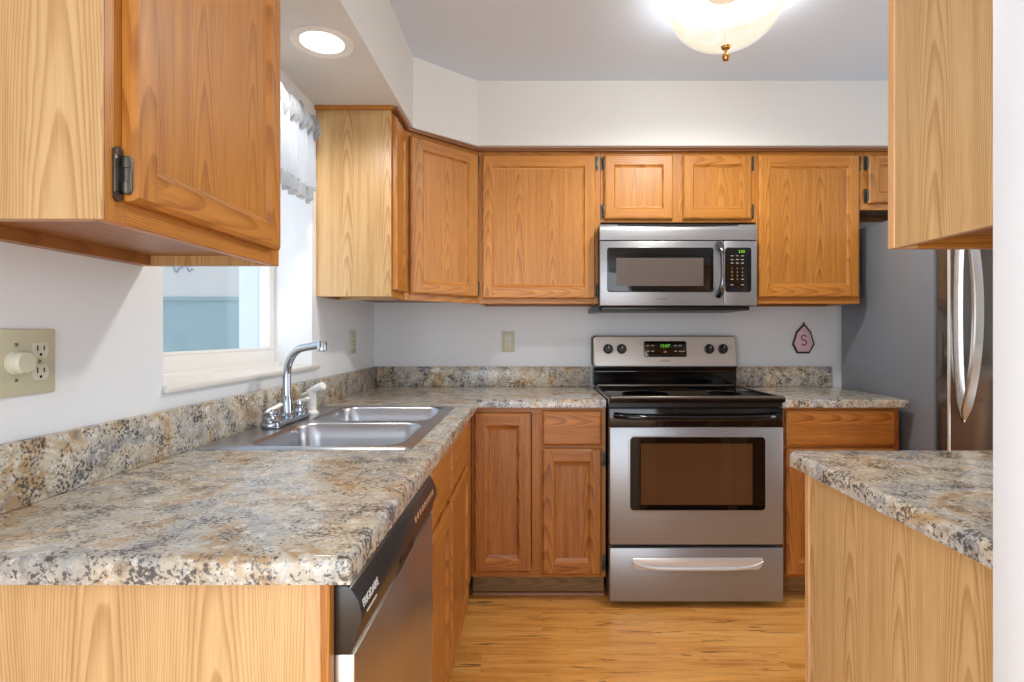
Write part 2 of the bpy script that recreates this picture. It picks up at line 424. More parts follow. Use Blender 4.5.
# ------------------------------------------------------------------ cabinets
def door_frame(mb, x0, x1, z0, z1, yb, t, st, rl, ch=0.014, rec=0.009, e=0.007):
    """frame of a recessed-panel door: mat 0 stiles, mat 1 rails; returns panel rect and depth"""
    yf = yb - t
    def ring(i, y): return [(x0 + i, y, z0 + i), (x1 - i, y, z0 + i), (x1 - i, y, z1 - i), (x0 + i, y, z1 - i)]
    b0, b1, b2 = ring(0, yb), ring(0, yf + e * 0.8), ring(e, yf)
    for a, c in ((b0, b1), (b1, b2)):
        for i in range(4):
            j = (i + 1) % 4; mb.quad([a[i], a[j], c[j], c[i]], 1 if i in (0, 2) else 0)
    mb.quad(b0[::-1], 0)
    xi0, xi1, zi0, zi1 = x0 + st, x1 - st, z0 + rl, z1 - rl
    mb.quad([(x0 + e, yf, z0 + e), (xi0, yf, z0 + e), (xi0, yf, z1 - e), (x0 + e, yf, z1 - e)], 0)
    mb.quad([(xi1, yf, z0 + e), (x1 - e, yf, z0 + e), (x1 - e, yf, z1 - e), (xi1, yf, z1 - e)], 0)
    mb.quad([(xi0, yf, z0 + e), (xi1, yf, z0 + e), (xi1, yf, zi0), (xi0, yf, zi0)], 1)
    mb.quad([(xi0, yf, zi1), (xi1, yf, zi1), (xi1, yf, z1 - e), (xi0, yf, z1 - e)], 1)
    a = [(xi0, yf, zi0), (xi1, yf, zi0), (xi1, yf, zi1), (xi0, yf, zi1)]
    c1 = ch * 0.35
    bq = [(xi0 + c1, yf + rec * 0.75, zi0 + ch * 0.5), (xi1 - c1, yf + rec * 0.75, zi0 + ch * 0.5), (xi1 - c1, yf + rec * 0.75, zi1 - ch * 0.5), (xi0 + c1, yf + rec * 0.75, zi1 - ch * 0.5)]
    c = [(xi0 + ch * 0.6, yf + rec, zi0 + ch), (xi1 - ch * 0.6, yf + rec, zi0 + ch), (xi1 - ch * 0.6, yf + rec, zi1 - ch), (xi0 + ch * 0.6, yf + rec, zi1 - ch)]
    for p, q in ((a, bq), (bq, c)):
        for i in range(4):
            j = (i + 1) % 4; mb.quad([p[i], p[j], q[j], q[i]], 1 if i in (0, 2) else 0)
    return xi0 + ch * 0.6, xi1 - ch * 0.6, zi0 + ch, zi1 - ch, yf + rec

def hinge_mb(x, z, side, t):
    """face-frame butterfly hinge; side -1: frame leaf to the left of the door edge x"""
    m = MB(); s = side
    m.prism([(x + s * 0.002, z - 0.024), (x + s * 0.015, z - 0.024), (x + s * 0.017, z - 0.033), (x + s * 0.009, z - 0.038), (x + s * 0.002, z - 0.033)][::1], 'y', -0.004, -0.0005)
    m.box(min(x + s * 0.002, x + s * 0.017), max(x + s * 0.002, x + s * 0.017), -0.004, -0.0005, z - 0.026, z + 0.026, bev=0.001)
    m.prism([(x + s * 0.002, z + 0.024), (x + s * 0.015, z + 0.024), (x + s * 0.017, z + 0.033), (x + s * 0.009, z + 0.038), (x + s * 0.002, z + 0.033)], 'y', -0.004, -0.0005)
    m.lathe([(0.0, -0.027), (0.0045, -0.026), (0.006, -0.022), (0.006, -0.010), (0.0045, -0.009), (0.0045, 0.009), (0.006, 0.010), (0.006, 0.022), (0.0045, 0.026), (0, 0.027)], (x + s * 0.003, -t * 0.55, z), n=12)
    m.box(min(x, x + s * 0.004), max(x, x + s * 0.004), -t * 0.9, -0.001, z - 0.022, z + 0.022, bev=0.001)
    return m

def cabinet(name, label, loc, rz, w_, h, depth, doors, drawers=(), toe=0.0, base=False, bottom_rec=0.022, group=None, cat='cabinet',
            st=0.05, rl=0.05, fstile=0.045, mids=(), midrails=(), side_mat=None, skin='', frame_mat=None, hoff=0.04, ch=0.014, toprail=0.04, botrail=0.04):
    t = thing(name, label, cat, loc, rz, group)
    V, H, Pn = (OAKB, OAKBH, OAKBP) if base else (OAKV, OAKH, OAKP)
    body = MB(); T = 0.016; F = 0.019
    z0 = toe
    body.box(0.002, T, F, depth, z0, h, 0); body.box(w_ - T, w_ - 0.002, F, depth, z0, h, 0)
    zb = z0 + (bottom_rec if not base else 0.03)
    body.box(T, w_ - T, F, depth - 0.008, zb, zb + T, 1)
    if not base: body.box(T, w_ - T, F, depth - 0.008, h - T - 0.002, h - 0.002, 1)
    body.box(T, w_ - T, depth - 0.008, depth, z0, h, 1)
    if bottom_rec and not base: body.box(T, w_ - T, depth - 0.026, depth - 0.008, z0, zb, 1)
    e0 = e1 = 0.0
    if 'l' in skin: e0 = 0.005; body.box(0.0, e0, -0.0005, depth, z0, h, 0, 0.001, 1)
    if 'r' in skin: e1 = 0.005; body.box(w_ - e1, w_, -0.0005, depth, z0, h, 0, 0.001, 1)
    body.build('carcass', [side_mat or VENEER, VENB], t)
    if frame_mat: V = frame_mat
    f = MB()
    f.box(e0, fstile, 0, F, z0, h, 0, 0.0012, 1); f.box(w_ - fstile, w_ - e1, 0, F, z0, h, 0, 0.0012, 1)
    f.box(fstile, w_ - fstile, 0, F, h - toprail, h, 1, 0.0012, 1); f.box(fstile, w_ - fstile, 0, F, z0, z0 + botrail, 1, 0.0012, 1)
    for (a, b) in mids: f.box(a, b, 0.0003, F, z0 + botrail, h - toprail, 0)
    for (a, b, c, d) in midrails: f.box(a, b, 0.0006, F, c, d, 1)
    f.build('face_frame', [V, H], t)
    for d in doors:
        (x0, x1, dz0, dz1, hs) = d[:5]
        m = MB(); tt = 0.019
        px0, px1, pz0, pz1, py = door_frame(m, x0, x1, dz0, dz1, -0.001, tt, d[5] if len(d) > 5 else st, rl, ch, e=0.010 if base else 0.007)
        do = m.build('door', [V, H], t, recalc=True)
        p = MB().box(px0, px1, py, py + 0.006, pz0, pz1)
        p.build('door_panel', Pn, do)
        if hs:
            xh = x0 if hs < 0 else x1
            off = hoff
            for zz in (dz0 + off, dz1 - off): hinge_mb(xh, zz, hs, tt).build('hinge', BRONZE, do)
    for (x0, x1, dz0, dz1) in drawers:
        m = MB()
        tt = 0.019; yf = -0.001 - tt; e = 0.010
        a = [(x0, -0.001, dz0), (x1, -0.001, dz0), (x1, -0.001, dz1), (x0, -0.001, dz1)]
        b = [(p[0], yf + 0.007, p[2]) for p in a]
        c = [(x0 + e, yf, dz0 + e), (x1 - e, yf, dz0 + e), (x1 - e, yf, dz1 - e), (x0 + e, yf, dz1 - e)]
        for p, q in ((a, b), (b, c)):
            for i in range(4):
                j = (i + 1) % 4; m.quad([p[i], p[j], q[j], q[i]])
        m.quad(c); m.quad(a[::-1]); m.build('drawer_front', H, t, recalc=True)
    if toe:
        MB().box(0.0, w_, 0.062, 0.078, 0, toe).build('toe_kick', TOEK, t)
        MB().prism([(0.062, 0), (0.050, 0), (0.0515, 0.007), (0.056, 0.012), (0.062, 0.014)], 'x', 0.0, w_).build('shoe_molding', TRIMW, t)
    return t

UB, UT = 1.342, 2.11; UH = UT - UB
# near left upper: end panel faces the camera
cabinet('wall_cabinet', 'oak wall cabinet hanging above the wall dimmer plate, pale end panel and one hinged door', (-0.568, 0.740, UB), R(90), 0.522, UH, 0.304,
        [(0.036, 0.492, 0.032, UH - 0.03, -1)], st=0.046, rl=0.044, skin='l', hoff=0.035)
# far left: narrow cabinet beside the window
cabinet('wall_cabinet', 'narrow oak wall cabinet with pale end panel beside the window valance', (-0.568, 2.271, UB), R(90), 0.226, UH, 0.304,
        [(0.02, 0.214, 0.03, UH - 0.03, 0)], st=0.04, rl=0.044, fstile=0.03, skin='l')
# diagonal corner
a0 = Vector((-0.567, 2.499)); a1 = Vector((-0.265, 2.801)); dl = (a1 - a0).length
cc = thing('corner_wall_cabinet', 'oak corner wall cabinet with diagonal door between two straight cabinets', 'cabinet', (a0.x, a0.y, UB), R(45))
mc = MB()
loc = lambda X, Y: ((Vector((X, Y)) - a0).x * math.cos(R(-45)) - (Vector((X, Y)) - a0).y * math.sin(R(-45)), (Vector((X, Y)) - a0).x * math.sin(R(-45)) + (Vector((X, Y)) - a0).y * math.cos(R(-45)))
outl = [(0.004, 0.019), (dl - 0.004, 0.019), loc(-0.266, 3.109), loc(-0.870, 3.109), loc(-0.870, 2.500)]
mc.prism(outl, 'z', 0.022, UH)
mc.build('carcass', [VENB], cc)
mf = MB()
mf.box(0, 0.03, 0, 0.019, 0, UH, 0, 0.0012, 1); mf.box(dl - 0.026, dl, 0, 0.019, 0, UH, 0, 0.0012, 1)
mf.box(0.03, dl - 0.026, 0, 0.019, 0, 0.04, 1); mf.box(0.03, dl - 0.026, 0, 0.019, UH - 0.04, UH, 1)
mf.build('face_frame', [OAKV, OAKH], cc)
m = MB(); q = door_frame(m, 0.026, dl - 0.012, 0.03, UH - 0.03, -0.001, 0.019, 0.062, 0.052)
do = m.build('door', [OAKV, OAKH], cc, recalc=True)
MB().box(q[0], q[1], q[4], q[4] + 0.006, q[2], q[3]).build('door_panel', OAKP, do)
for zz in (0.072, UH - 0.068): hinge_mb(dl - 0.012, zz, 1, 0.019).build('hinge', BRONZE, do)
# back wall uppers
FY = 2.801
cabinet('wall_cabinet', 'wide single-door oak wall cabinet on the back wall left of the microwave', (-0.265, FY, UB), 0, 0.613, UH, 0.308,
        [(0.022, 0.585, 0.024, UH - 0.028, 1)], st=0.052, rl=0.058, fstile=0.04)
MZ = 1.748
cabinet('wall_cabinet', 'short two-door oak wall cabinet mounted over the microwave', (0.349, FY, MZ), 0, 0.775, UT - MZ, 0.308,
        [(0.016, 0.358, 0.014, UT - MZ - 0.028, -1), (0.408, 0.748, 0.014, UT - MZ - 0.028, 1)], st=0.048, rl=0.05, fstile=0.04, mids=[(0.34, 0.43)], botrail=0.03)
cabinet('wall_cabinet', 'tall single-door oak wall cabinet between the microwave and the refrigerator', (1.125, FY, UB), 0, 0.519, UH, 0.308,
        [(0.008, 0.508, 0.03, UH - 0.028, 1)], st=0.052, rl=0.058, fstile=0.04)
cabinet('wall_cabinet', 'short oak wall cabinet hanging over the refrigerator', (1.645, FY, 1.81), 0, 0.914, UT - 1.81, 0.308,
        [(0.035, 0.44, 0.03, UT - 1.81 - 0.028, -1), (0.475, 0.88, 0.03, UT - 1.81 - 0.028, 1)], st=0.05, rl=0.05, mids=[(0.43, 0.485)])
# upper over the peninsula, doors face away
cabinet('wall_cabinet', 'oak wall cabinet with pale end panel hanging above the peninsula counter', (2.2, 1.068, 1.351), R(180), 1.52, UH, 0.302,
        [(0.03, 0.74, 0.03, UH - 0.03, -1), (0.78, 1.49, 0.03, UH - 0.03, 1)], mids=[(0.73, 0.79)], frame_mat=EDGE)

CT = 0.900; CB = 0.865; BH = CB - 0.001
# sink base along the left wall
cabinet('base_cabinet', 'long oak base cabinet under the sink with two doors and false drawer fronts', (-0.267, 1.378, 0), R(90), 1.122, BH, 0.58,
        [(0.026, 0.352, 0.12, 0.668, 0), (0.378, 0.858, 0.12, 0.668, 0)], [(0.026, 0.352, 0.69, 0.848), (0.378, 0.858, 0.69, 0.848)],
        toe=0.105, base=True, st=0.05, rl=0.055, mids=[(0.34, 0.39), (0.84, 1.10)], midrails=[(0.03, 0.9, 0.66, 0.70)], ch=0.02)
# back left base
cabinet('base_cabinet', 'oak base cabinet left of the range with blind corner door and one drawer', (-0.266, 2.501, 0), 0, 0.599, BH, 0.59,
        [(0.012, 0.266, 0.131, 0.840, 0, 0.052), (0.315, 0.581, 0.118, 0.681, 1)], [(0.315, 0.581, 0.694, 0.849)],
        toe=0.105, base=True, st=0.052, rl=0.055, hoff=0.05, fstile=0.03, mids=[(0.27, 0.33)], midrails=[(0.3, 0.59, 0.67, 0.70)], ch=0.022, toprail=0.03)
# back right base
cabinet('base_cabinet', 'oak base cabinet between the range and the refrigerator with one drawer', (1.118, 2.501, 0), 0, 0.525, BH, 0.59,
        [(0.016, 0.502, 0.118, 0.681, 1)], [(0.016, 0.502, 0.694, 0.849)],
        toe=0.105, base=True, st=0.052, rl=0.055, hoff=0.05, fstile=0.03, midrails=[(0.03, 0.49, 0.67, 0.70)], ch=0.022, toprail=0.03)
# peninsula base, doors face away, pale end panel
cabinet('base_cabinet', 'oak peninsula base cabinet with tall pale end panel beside the white partition', (2.4, 1.374, 0), R(180), 1.728, BH, 0.608,
        [(0.03, 0.56, 0.13, 0.68, -1), (0.6, 1.13, 0.13, 0.68, 1), (1.17, 1.70, 0.13, 0.68, 1)], [(0.03, 0.56, 0.70, 0.84), (0.6, 1.13, 0.70, 0.84), (1.17, 1.70, 0.70, 0.84)],
        toe=0.0, base=True, mids=[(0.55, 0.61), (1.12, 1.18)], side_mat=VENEER, frame_mat=EDGE)
# end panel of the left run
ep = thing('end_panel', 'pale oak end panel closing the near end of the left counter', 'panel', (-0.57, 0.745, 0))
MB().box(-0.871, -0.301, 0.745, 0.763, 0, BH).build('veneer_sheet', VENEER, ep, (-0.57, 0.745, 0))
MB().box(-0.301, -0.280, 0.7445, 0.763, 0, BH, bev=0.001, seg=1).build('edge_band', EDGE, ep, (-0.57, 0.745, 0))
MB().box(-0.280, -0.268, 0.7445, 0.763, 0, BH, bev=0.001, seg=1).build('face_stile', OAKV, ep, (-0.57, 0.745, 0))

# ------------------------------------------------------------------ counters
def slab_cells(xs, ys, keep, z0, z1, bev, nobev):
    b = bmesh.new(); V = {}
    def v(i, j):
        if (i, j) not in V: V[(i, j)] = b.verts.new((xs[i], ys[j], z1))
        return V[(i, j)]
    fs = []
    for i in range(len(xs) - 1):
        for j in range(len(ys) - 1):
            if keep(i, j): fs.append(b.faces.new((v(i, j), v(i + 1, j), v(i + 1, j + 1), v(i, j + 1))))
    top = set(fs)
    ex = bmesh.ops.extrude_face_region(b, geom=fs)
    nv = [g for g in ex['geom'] if isinstance(g, bmesh.types.BMVert)]
    bmesh.ops.translate(b, verts=nv, vec=(0, 0, z0 - z1))
    # the originals were consumed or remain: make sure a top exists
    if not any(f.is_valid and abs(f.calc_center_median().z - z1) < 1e-6 and len(f.verts) == 4 and abs(f.normal.z) > 0.9 for f in b.faces):
        pass
    bmesh.ops.recalc_face_normals(b, faces=b.faces[:])
    es = [e for e in b.edges if len(e.link_faces) == 2 and all(abs(x.co.z - z1) < 1e-6 for x in e.verts) and abs(e.calc_face_angle(0)) > 1 and not nobev(e.verts[0].co, e.verts[1].co)]
    es2 = [e for e in b.edges if len(e.link_faces) == 2 and all(abs(x.co.z - z0) < 1e-6 for x in e.verts) and abs(e.calc_face_angle(0)) > 1 and not nobev(e.verts[0].co, e.verts[1].co)]
    bmesh.ops.bevel(b, geom=es, offset=bev, segments=4, profile=0.5, affect='EDGES', clamp_overlap=True)
    return b

top = thing('countertop', 'speckled granite-look L-shaped countertop holding the sink along the left wall', 'countertop', (-0.55, 1.9, CT))
xs = [WX + 0.001, -0.828, -0.312, -0.234, 0.332]; ys = [0.725, 1.412, 2.208, 2.475, BY - 0.001]
def keepc(i, j):
    if i == 1 and j == 1: return False
    return j == 3 or i < 3
def nb(a, c):
    mx, my = (a.x + c.x) / 2, (a.y + c.y) / 2
    if mx < WX + 0.01 or my > BY - 0.01 or mx > 0.328: return True
    return -0.83 < mx < -0.30 and 1.40 < my < 2.22
mb = MB(); mb._merge(slab_cells(xs, ys, keepc, CB, CT, 0.011, nb)); mb.build('worktop', GRAN, top, (-0.55, 1.9, CT), smooth=40)
BT = 1.010
MB().box(WX + 0.001, WX + 0.021, 0.735, BY - 0.001, CT, BT, bev=0.003).box(WX + 0.021, 0.327, BY - 0.021, BY - 0.001, CT, BT, bev=0.003).build('backsplash', GRAN, top, (-0.55, 1.9, CT))
t2 = thing('countertop', 'short granite-look counter between the range and the refrigerator', 'countertop', (1.38, 2.8, CT))
mb = MB(); mb._merge(slab_cells([1.106, 1.669], [2.475, BY - 0.001], lambda i, j: True, CB, CT, 0.011, lambda a, c: (a.y + c.y) / 2 > BY - 0.01 or (a.x + c.x) / 2 < 1.12))
mb.build('worktop', GRAN, t2, (1.38, 2.8, CT), smooth=40)
MB().box(1.13, 1.661, BY - 0.021, BY - 0.001, CT, BT, bev=0.003).build('backsplash', GRAN, t2, (1.38, 2.8, CT))
t3 = thing('countertop', 'granite-look peninsula counter with rounded corner beside the white partition', 'countertop', (1.5, 1.1, CT))
x0, y1_, r_ = 0.637, 1.404, 0.032
pts = [(x0, 0.7655), (RX - 0.001, 0.7655), (RX - 0.001, y1_)] + [(x0 + r_ - r_ * math.sin(R(a)), y1_ - r_ + r_ * math.cos(R(a))) for a in range(0, 91, 10)]
b = bmesh.new()
v1 = [b.verts.new((p[0], p[1], CT)) for p in pts]; v0 = [b.verts.new((p[0], p[1], CB)) for p in pts]
b.faces.new(v1); b.faces.new(v0[::-1])
for i in range(len(pts)): j = (i + 1) % len(pts); b.faces.new((v1[i], v0[i], v0[j], v1[j]))
bmesh.ops.recalc_face_normals(b, faces=b.faces[:])
es = [e for e in b.edges if all(abs(v.co.z - CT) < 1e-6 for v in e.verts) and not all(v.co.y < 0.77 for v in e.verts) and not all(v.co.x > 2.7 for v in e.verts)]
bmesh.ops.bevel(b, geom=es, offset=0.011, segments=4, profile=0.5, affect='EDGES')
mb = MB(); mb._merge(b); mb.build('worktop', GRAN, t3, (1.5, 1.1, CT), smooth=40)
MB().box(0.648, RX - 0.002, 0.7655, 0.785, CT, BT, bev=0.003).build('backsplash', GRAN, t3, (1.5, 1.1, CT))

# ------------------------------------------------------------------ sink
so = (-0.565, 1.81, CT)
sk = thing('kitchen_sink', 'double-bowl stainless steel drop-in sink set in the left counter', 'sink', so)
SX0, SX1, SY0, SY1 = -0.846, -0.300, 1.398, 2.220
holes = [(-0.735, -0.335, 1.420, 1.792), (-0.735, -0.335, 1.832, 2.192)]
b = bmesh.new()
def loop(pts, z): return [b.verts.new((p[0], p[1], z)) for p in pts]
def edges(vs): return [b.edges.new((vs[i], vs[(i + 1) % len(vs)])) for i in range(len(vs))]
zt = CT + 0.006
o1 = loop(rrect(SX0 + 0.007, SX1 - 0.007, SY0 + 0.007, SY1 - 0.007, 0.012), zt)
ed = edges(o1)
for h in holes: ed += edges(loop(rrect(*h, 0.06, 8), zt))
bmesh.ops.triangle_fill(b, use_beauty=True, edges=ed)
o2 = loop(rrect(SX0, SX1, SY0, SY1, 0.016), CT + 0.0005)
n = len(o1)
for i in range(n): j = (i + 1) % n; b.faces.new((o1[i], o2[i], o2[j], o1[j]))
bmesh.ops.recalc_face_normals(b, faces=b.faces[:])
mb = MB(); mb._merge(b); mb.build('rim_deck', SINKM, sk, so, smooth=50)
for h in holes:
    b = bmesh.new(); rings = []
    for ins, z, r in ((0, zt, 0.06), (0.003, zt - 0.002, 0.06), (0.008, zt - 0.010, 0.058), (0.014, zt - 0.05, 0.056), (0.022, zt - 0.12, 0.056), (0.03, zt - 0.145, 0.055), (0.045, zt - 0.158, 0.05), (0.07, zt - 0.163, 0.045)):
        rings.append([b.verts.new((p[0], p[1], z)) for p in rrect(h[0] + ins, h[1] - ins, h[2] + ins, h[3] - ins, r, 8)])
    for p, q in zip(rings, rings[1:]):
        for i in range(len(p)): j = (i + 1) % len(p); b.faces.new((p[i], p[j], q[j], q[i]))
    b.faces.new(rings[-1])
    bmesh.ops.recalc_face_normals(b, faces=b.faces[:])
    for f in b.faces: f.normal_flip()
    mb = MB(); mb._merge(b); bo = mb.build('bowl', SINKM, sk, so, smooth=60)
    cx, cy = (h[0] + h[1]) / 2, (h[2] + h[3]) / 2
    MB().lathe([(0, 0.001), (0.03, 0.001), (0.034, 0.004), (0.043, 0.004), (0.045, 0.0)], (cx, cy, zt - 0.1628), n=28).build('drain', CHROME, bo, so)

# faucet
FXc, FYc = -0.785, 1.80; fz = zt
fo = (FXc, FYc, fz)
fa = thing('kitchen_faucet', 'chrome two-handle faucet with high bent spout at the back of the sink', 'faucet', fo)
m = MB(); m.prism([(p[0], p[1]) for p in rrect(FXc - 0.03, FXc + 0.03, FYc - 0.135, FYc + 0.135, 0.029, 8)], 'z', fz, fz + 0.018, bev=0.006); m.build('deck_plate', CHROME, fa, fo)
MB().lathe([(0.026, 0.018), (0.026, 0.024), (0.019, 0.032), (0.0175, 0.075), (0.0145, 0.082), (0.0135, 0.09)], fo, n=24).build('spout_base', CHROME, fa, fo)
d = Vector((0.144, -0.082, 0)); path = [Vector(fo) + Vector((0, 0, 0.07)), Vector(fo) + Vector((0, 0, 0.11)), Vector(fo) + Vector((0, 0, 0.150))]
for k in range(1, 10):
    a = R(76 * k / 9); path.append(Vector(fo) + Vector((0, 0, 0.150 + 0.092 * math.sin(a))) + d.normalized() * 0.092 * (1 - math.cos(a)))
path.append(Vector(fo) + d * 0.78 + Vector((0, 0, 0.2475))); path.append(Vector(fo) + d + Vector((0, 0, 0.252)))
MB().tube(path, [0.0125] * 3 + [0.0122] * 9 + [0.012, 0.012], 18).build('spout', CHROME, fa, fo)
tip = Vector(fo) + d + Vector((0, 0, 0.250))
MB().lathe([(0.0, 0.014), (0.011, 0.013), (0.0145, 0.007), (0.0145, -0.016), (0.012, -0.019), (0.0, -0.019)], tip, n=20).build('aerator', CHROME, fa, fo)
for s, ang in ((-1, 200), (1, -35)):
    hy = FYc + s * 0.102; c = (FXc, hy, fz)
    h = MB().lathe([(0.028, 0.016), (0.028, 0.024), (0.022, 0.032), (0.016, 0.036), (0.015, 0.040), (0.019, 0.043), (0.019, 0.050), (0.012, 0.057), (0, 0.059)], c, n=24).build('handle', CHROME, fa, fo)
    dv = Vector((math.cos(R(70 if s < 0 else -20)), math.sin(R(70 if s < 0 else -20)), 0))
    p = Vector(c) + Vector((0, 0, 0.054))
    m = MB(); m.tube([p - dv * 0.024 + Vector((0, 0, -0.004)), p - dv * 0.008, p + dv * 0.015 + Vector((0, 0, 0.006)), p + dv * 0.035 + Vector((0, 0, 0.012)), p + dv * 0.040 + Vector((0, 0, 0.0125))], [0.0045, 0.0085, 0.0075, 0.0085, 0.004], 12, sq=(0.75, 1))
    m.build('lever', WPLAS, h, fo)
po = (FXc, FYc + 0.205, fz)
spy = thing('sink_sprayer', 'white plastic side sprayer standing at the back of the sink', 'sprayer', po)
MB().lathe([(0.024, 0.0), (0.024, 0.006), (0.017, 0.012), (0.0165, 0.028), (0.0, 0.028)], po, n=20).build('holder', WPLAS, spy, po)
P = Vector(po)
sh = MB()
sh.tube([P + Vector((0, 0, 0.024)), P + Vector((0, 0, 0.03)), P + Vector((0, 0, 0.052)), P + Vector((0.002, -0.001, 0.073)), P + Vector((0.006, -0.003, 0.086))], [0.0150, 0.0165, 0.0160, 0.0150, 0.0120], 16)
sh.tube([P + Vector((-0.012, 0.004, 0.070)), P + Vector((-0.008, 0.003, 0.074)), P + Vector((0.020, -0.008, 0.091)), P + Vector((0.046, -0.017, 0.100)), P + Vector((0.049, -0.018, 0.101))], [0.009, 0.0135, 0.0125, 0.0145, 0.0125], 16)
sh.build('spray_head', WPLAS, spy, po)
MB().tube([P + Vector((-0.004, 0.001, 0.072)), P + Vector((-0.022, 0.004, 0.070)), P + Vector((-0.040, 0.008, 0.064))], [0.006, 0.006, 0.005], 8).build('trigger', WPLAS, spy, po)

# ------------------------------------------------------------------ dishwasher
DO = (-0.55, 1.07, 0)
dw = thing('dishwasher', 'stainless dishwasher with black control panel under the left counter', 'dishwasher', DO)
DY0, DY1 = 0.766, 1.374
MB().box(-0.85, -0.285, DY0 + 0.004, DY1 - 0.002, 0.02, 0.86).build('tub', BLACKM, dw, DO)
dd = MB().box(-0.285, -0.241, DY0, DY1, 0.12, 0.7515, bev=0.004).build('door', STEELD, dw, DO)
prof = [(-0.285, 0.775), (-0.246, 0.775), (-0.240, 0.790), (-0.2385, 0.802), (-0.232, 0.812), (-0.231, 0.826), (-0.236, 0.842), (-0.245, 0.856), (-0.252, 0.861), (-0.285, 0.861)]
prof = [(p[0], 0.7515 + (p[1] - 0.775) * 1.087) for p in prof]
cp = MB().prism(prof, 'y', DY0, DY1 + 0.0, bev=0.0015).build('control_panel', DWBLACK, dw, DO)
# control panel front is nearly upright between z .826 and .812
text('brand_lettering', 'FRIGIDAIRE', 0.015, (-0.2322, 0.813, 0.816), (R(90 - 14), 0, R(90)), LOGOW, cp, DO, sx=1.0)
bm_ = MB()
for k in range(9): bm_.box(-0.2318, -0.2304, 0.790 + k * 0.0055, 0.7935 + k * 0.0055, 0.7985, 0.8013)
bm_.build('small_print', LOGOW, cp, DO)
for k in range(9):
    y = 1.127 + k * 0.024
    MB().box(-0.2345, -0.2315, y, y + 0.008, 0.8045, 0.822, bev=0.0006, seg=1).build('button', BTNC, cp, DO)
MB().prism([(1.02, 0.772), (1.03, 0.762), (1.13, 0.762), (1.14, 0.772), (1.13, 0.782), (1.03, 0.782)], 'x', -0.245, -0.2375).build('pocket_handle', BLACKM, cp, DO)
MB().box(-0.34, -0.325, DY0 + 0.004, DY1 - 0.004, 0.0, 0.115).build('toe_panel', BLACKM, dw, DO)

# ------------------------------------------------------------------ range
RO = (0.7165, 2.75, 0)
rg = thing('range', 'stainless electric range with black glass cooktop between oak base cabinets', 'stove', RO)
X0, X1 = 0.338, 1.095
MB().box(X0 + 0.003, X1 - 0.003, 2.470, 3.085, 0.03, 0.893).box(X0 + 0.03, X0 + 0.07, 2.5, 2.54, 0, 0.03).box(X1 - 0.07, X1 - 0.03, 2.5, 2.54, 0, 0.03).box(X0 + 0.03, X0 + 0.07, 3.0, 3.04, 0, 0.03).box(X1 - 0.07, X1 - 0.03, 3.0, 3.04, 0, 0.03).build('body', BLACKM, rg, RO)
ct = MB()
ct.prism([(2.412, 0.893), (2.400, 0.898), (2.397, 0.908), (2.402, 0.918), (2.414, 0.9225), (2.436, 0.9215), (2.446, 0.915), (2.975, 0.915), (2.985, 0.920), (2.995, 0.920), (2.995, 0.893)], 'x', X0 - 0.002, X1 - 0.005)
ct.box(X0 - 0.002, X0 + 0.012, 2.44, 2.985, 0.913, 0.9195, bev=0.002); ct.box(X1 - 0.018, X1 - 0.005, 2.44, 2.985, 0.913, 0.9195, bev=0.002)
cto = ct.build('cooktop', BLACKG, rg, RO)
TRIMB = plain('highlight_trim_steel', (128, 120, 110), 0.28, 0.85)  # for strips added as the grey highlight along cooktop lip and back edge
MB().tube([(X0 + 0.004, 2.402, 0.915), (X0 + 0.012, 2.402, 0.9175), (X1 - 0.018, 2.402, 0.9175), (X1 - 0.010, 2.402, 0.915)], 0.0062, 12).build('front_highlight_trim', TRIMB, cto, RO)
MB().box(X0 + 0.012, X1 - 0.016, 2.968, 2.976, 0.914, 0.9215, bev=0.002).build('rear_highlight_trim', TRIMB, cto, RO)
BURN = plain('burner_print', (46, 44, 44), 0.12)
for cx, cy, r in ((0.53, 2.60, 0.105), (0.90, 2.60, 0.08), (0.53, 2.84, 0.08), (0.90, 2.84, 0.105)):
    m = MB()
    for rr in (r, r * 0.62):
        m.lathe([(rr, 0.0), (rr, 0.0006), (rr - 0.004, 0.0006), (rr - 0.004, 0.0)], (cx, cy, 0.9151), n=40)
    m.build('burner_ring', BURN, cto, RO)
bg = MB()
bg.prism([(2.99, 0.915), (2.985, 1.012), (2.972, 1.012), (2.972, 1.018), (2.985, 1.02), (3.085, 1.02), (3.085, 0.915)], 'x', X0, X1)
bg.box(X0 + 0.006, X1 - 0.006, 2.983, 2.992, 0.985, 0.994, bev=0.002)
bgo = bg.build('backguard', BLACKG, rg, RO)
pan = MB(); pan.prism(rrect(0.335, 1.0965, 1.016, 1.177, 0.018, 6), 'y', 2.978, 3.075, bev=0.006, seg=3)
for v in pan.bm.verts:
    if v.co.y < 3.0: v.co.y += (v.co.z - 1.016) * 0.16
STEELB = steel('backguard_steel', (206, 198, 190), 0.34, 'x', 0.2)
pno = pan.build('control_panel', STEELB, bgo, RO)
pb = MB().prism(rrect(0.329, 1.1015, 1.014, 1.1805, 0.02, 6), 'y', 2.99, 3.08, bev=0.002)
for v in pb.bm.verts:
    if v.co.y < 3.04: v.co.y += (v.co.z - 1.016) * 0.16 + 0.004
pb.build('panel_back', BLACKM, bgo, RO)
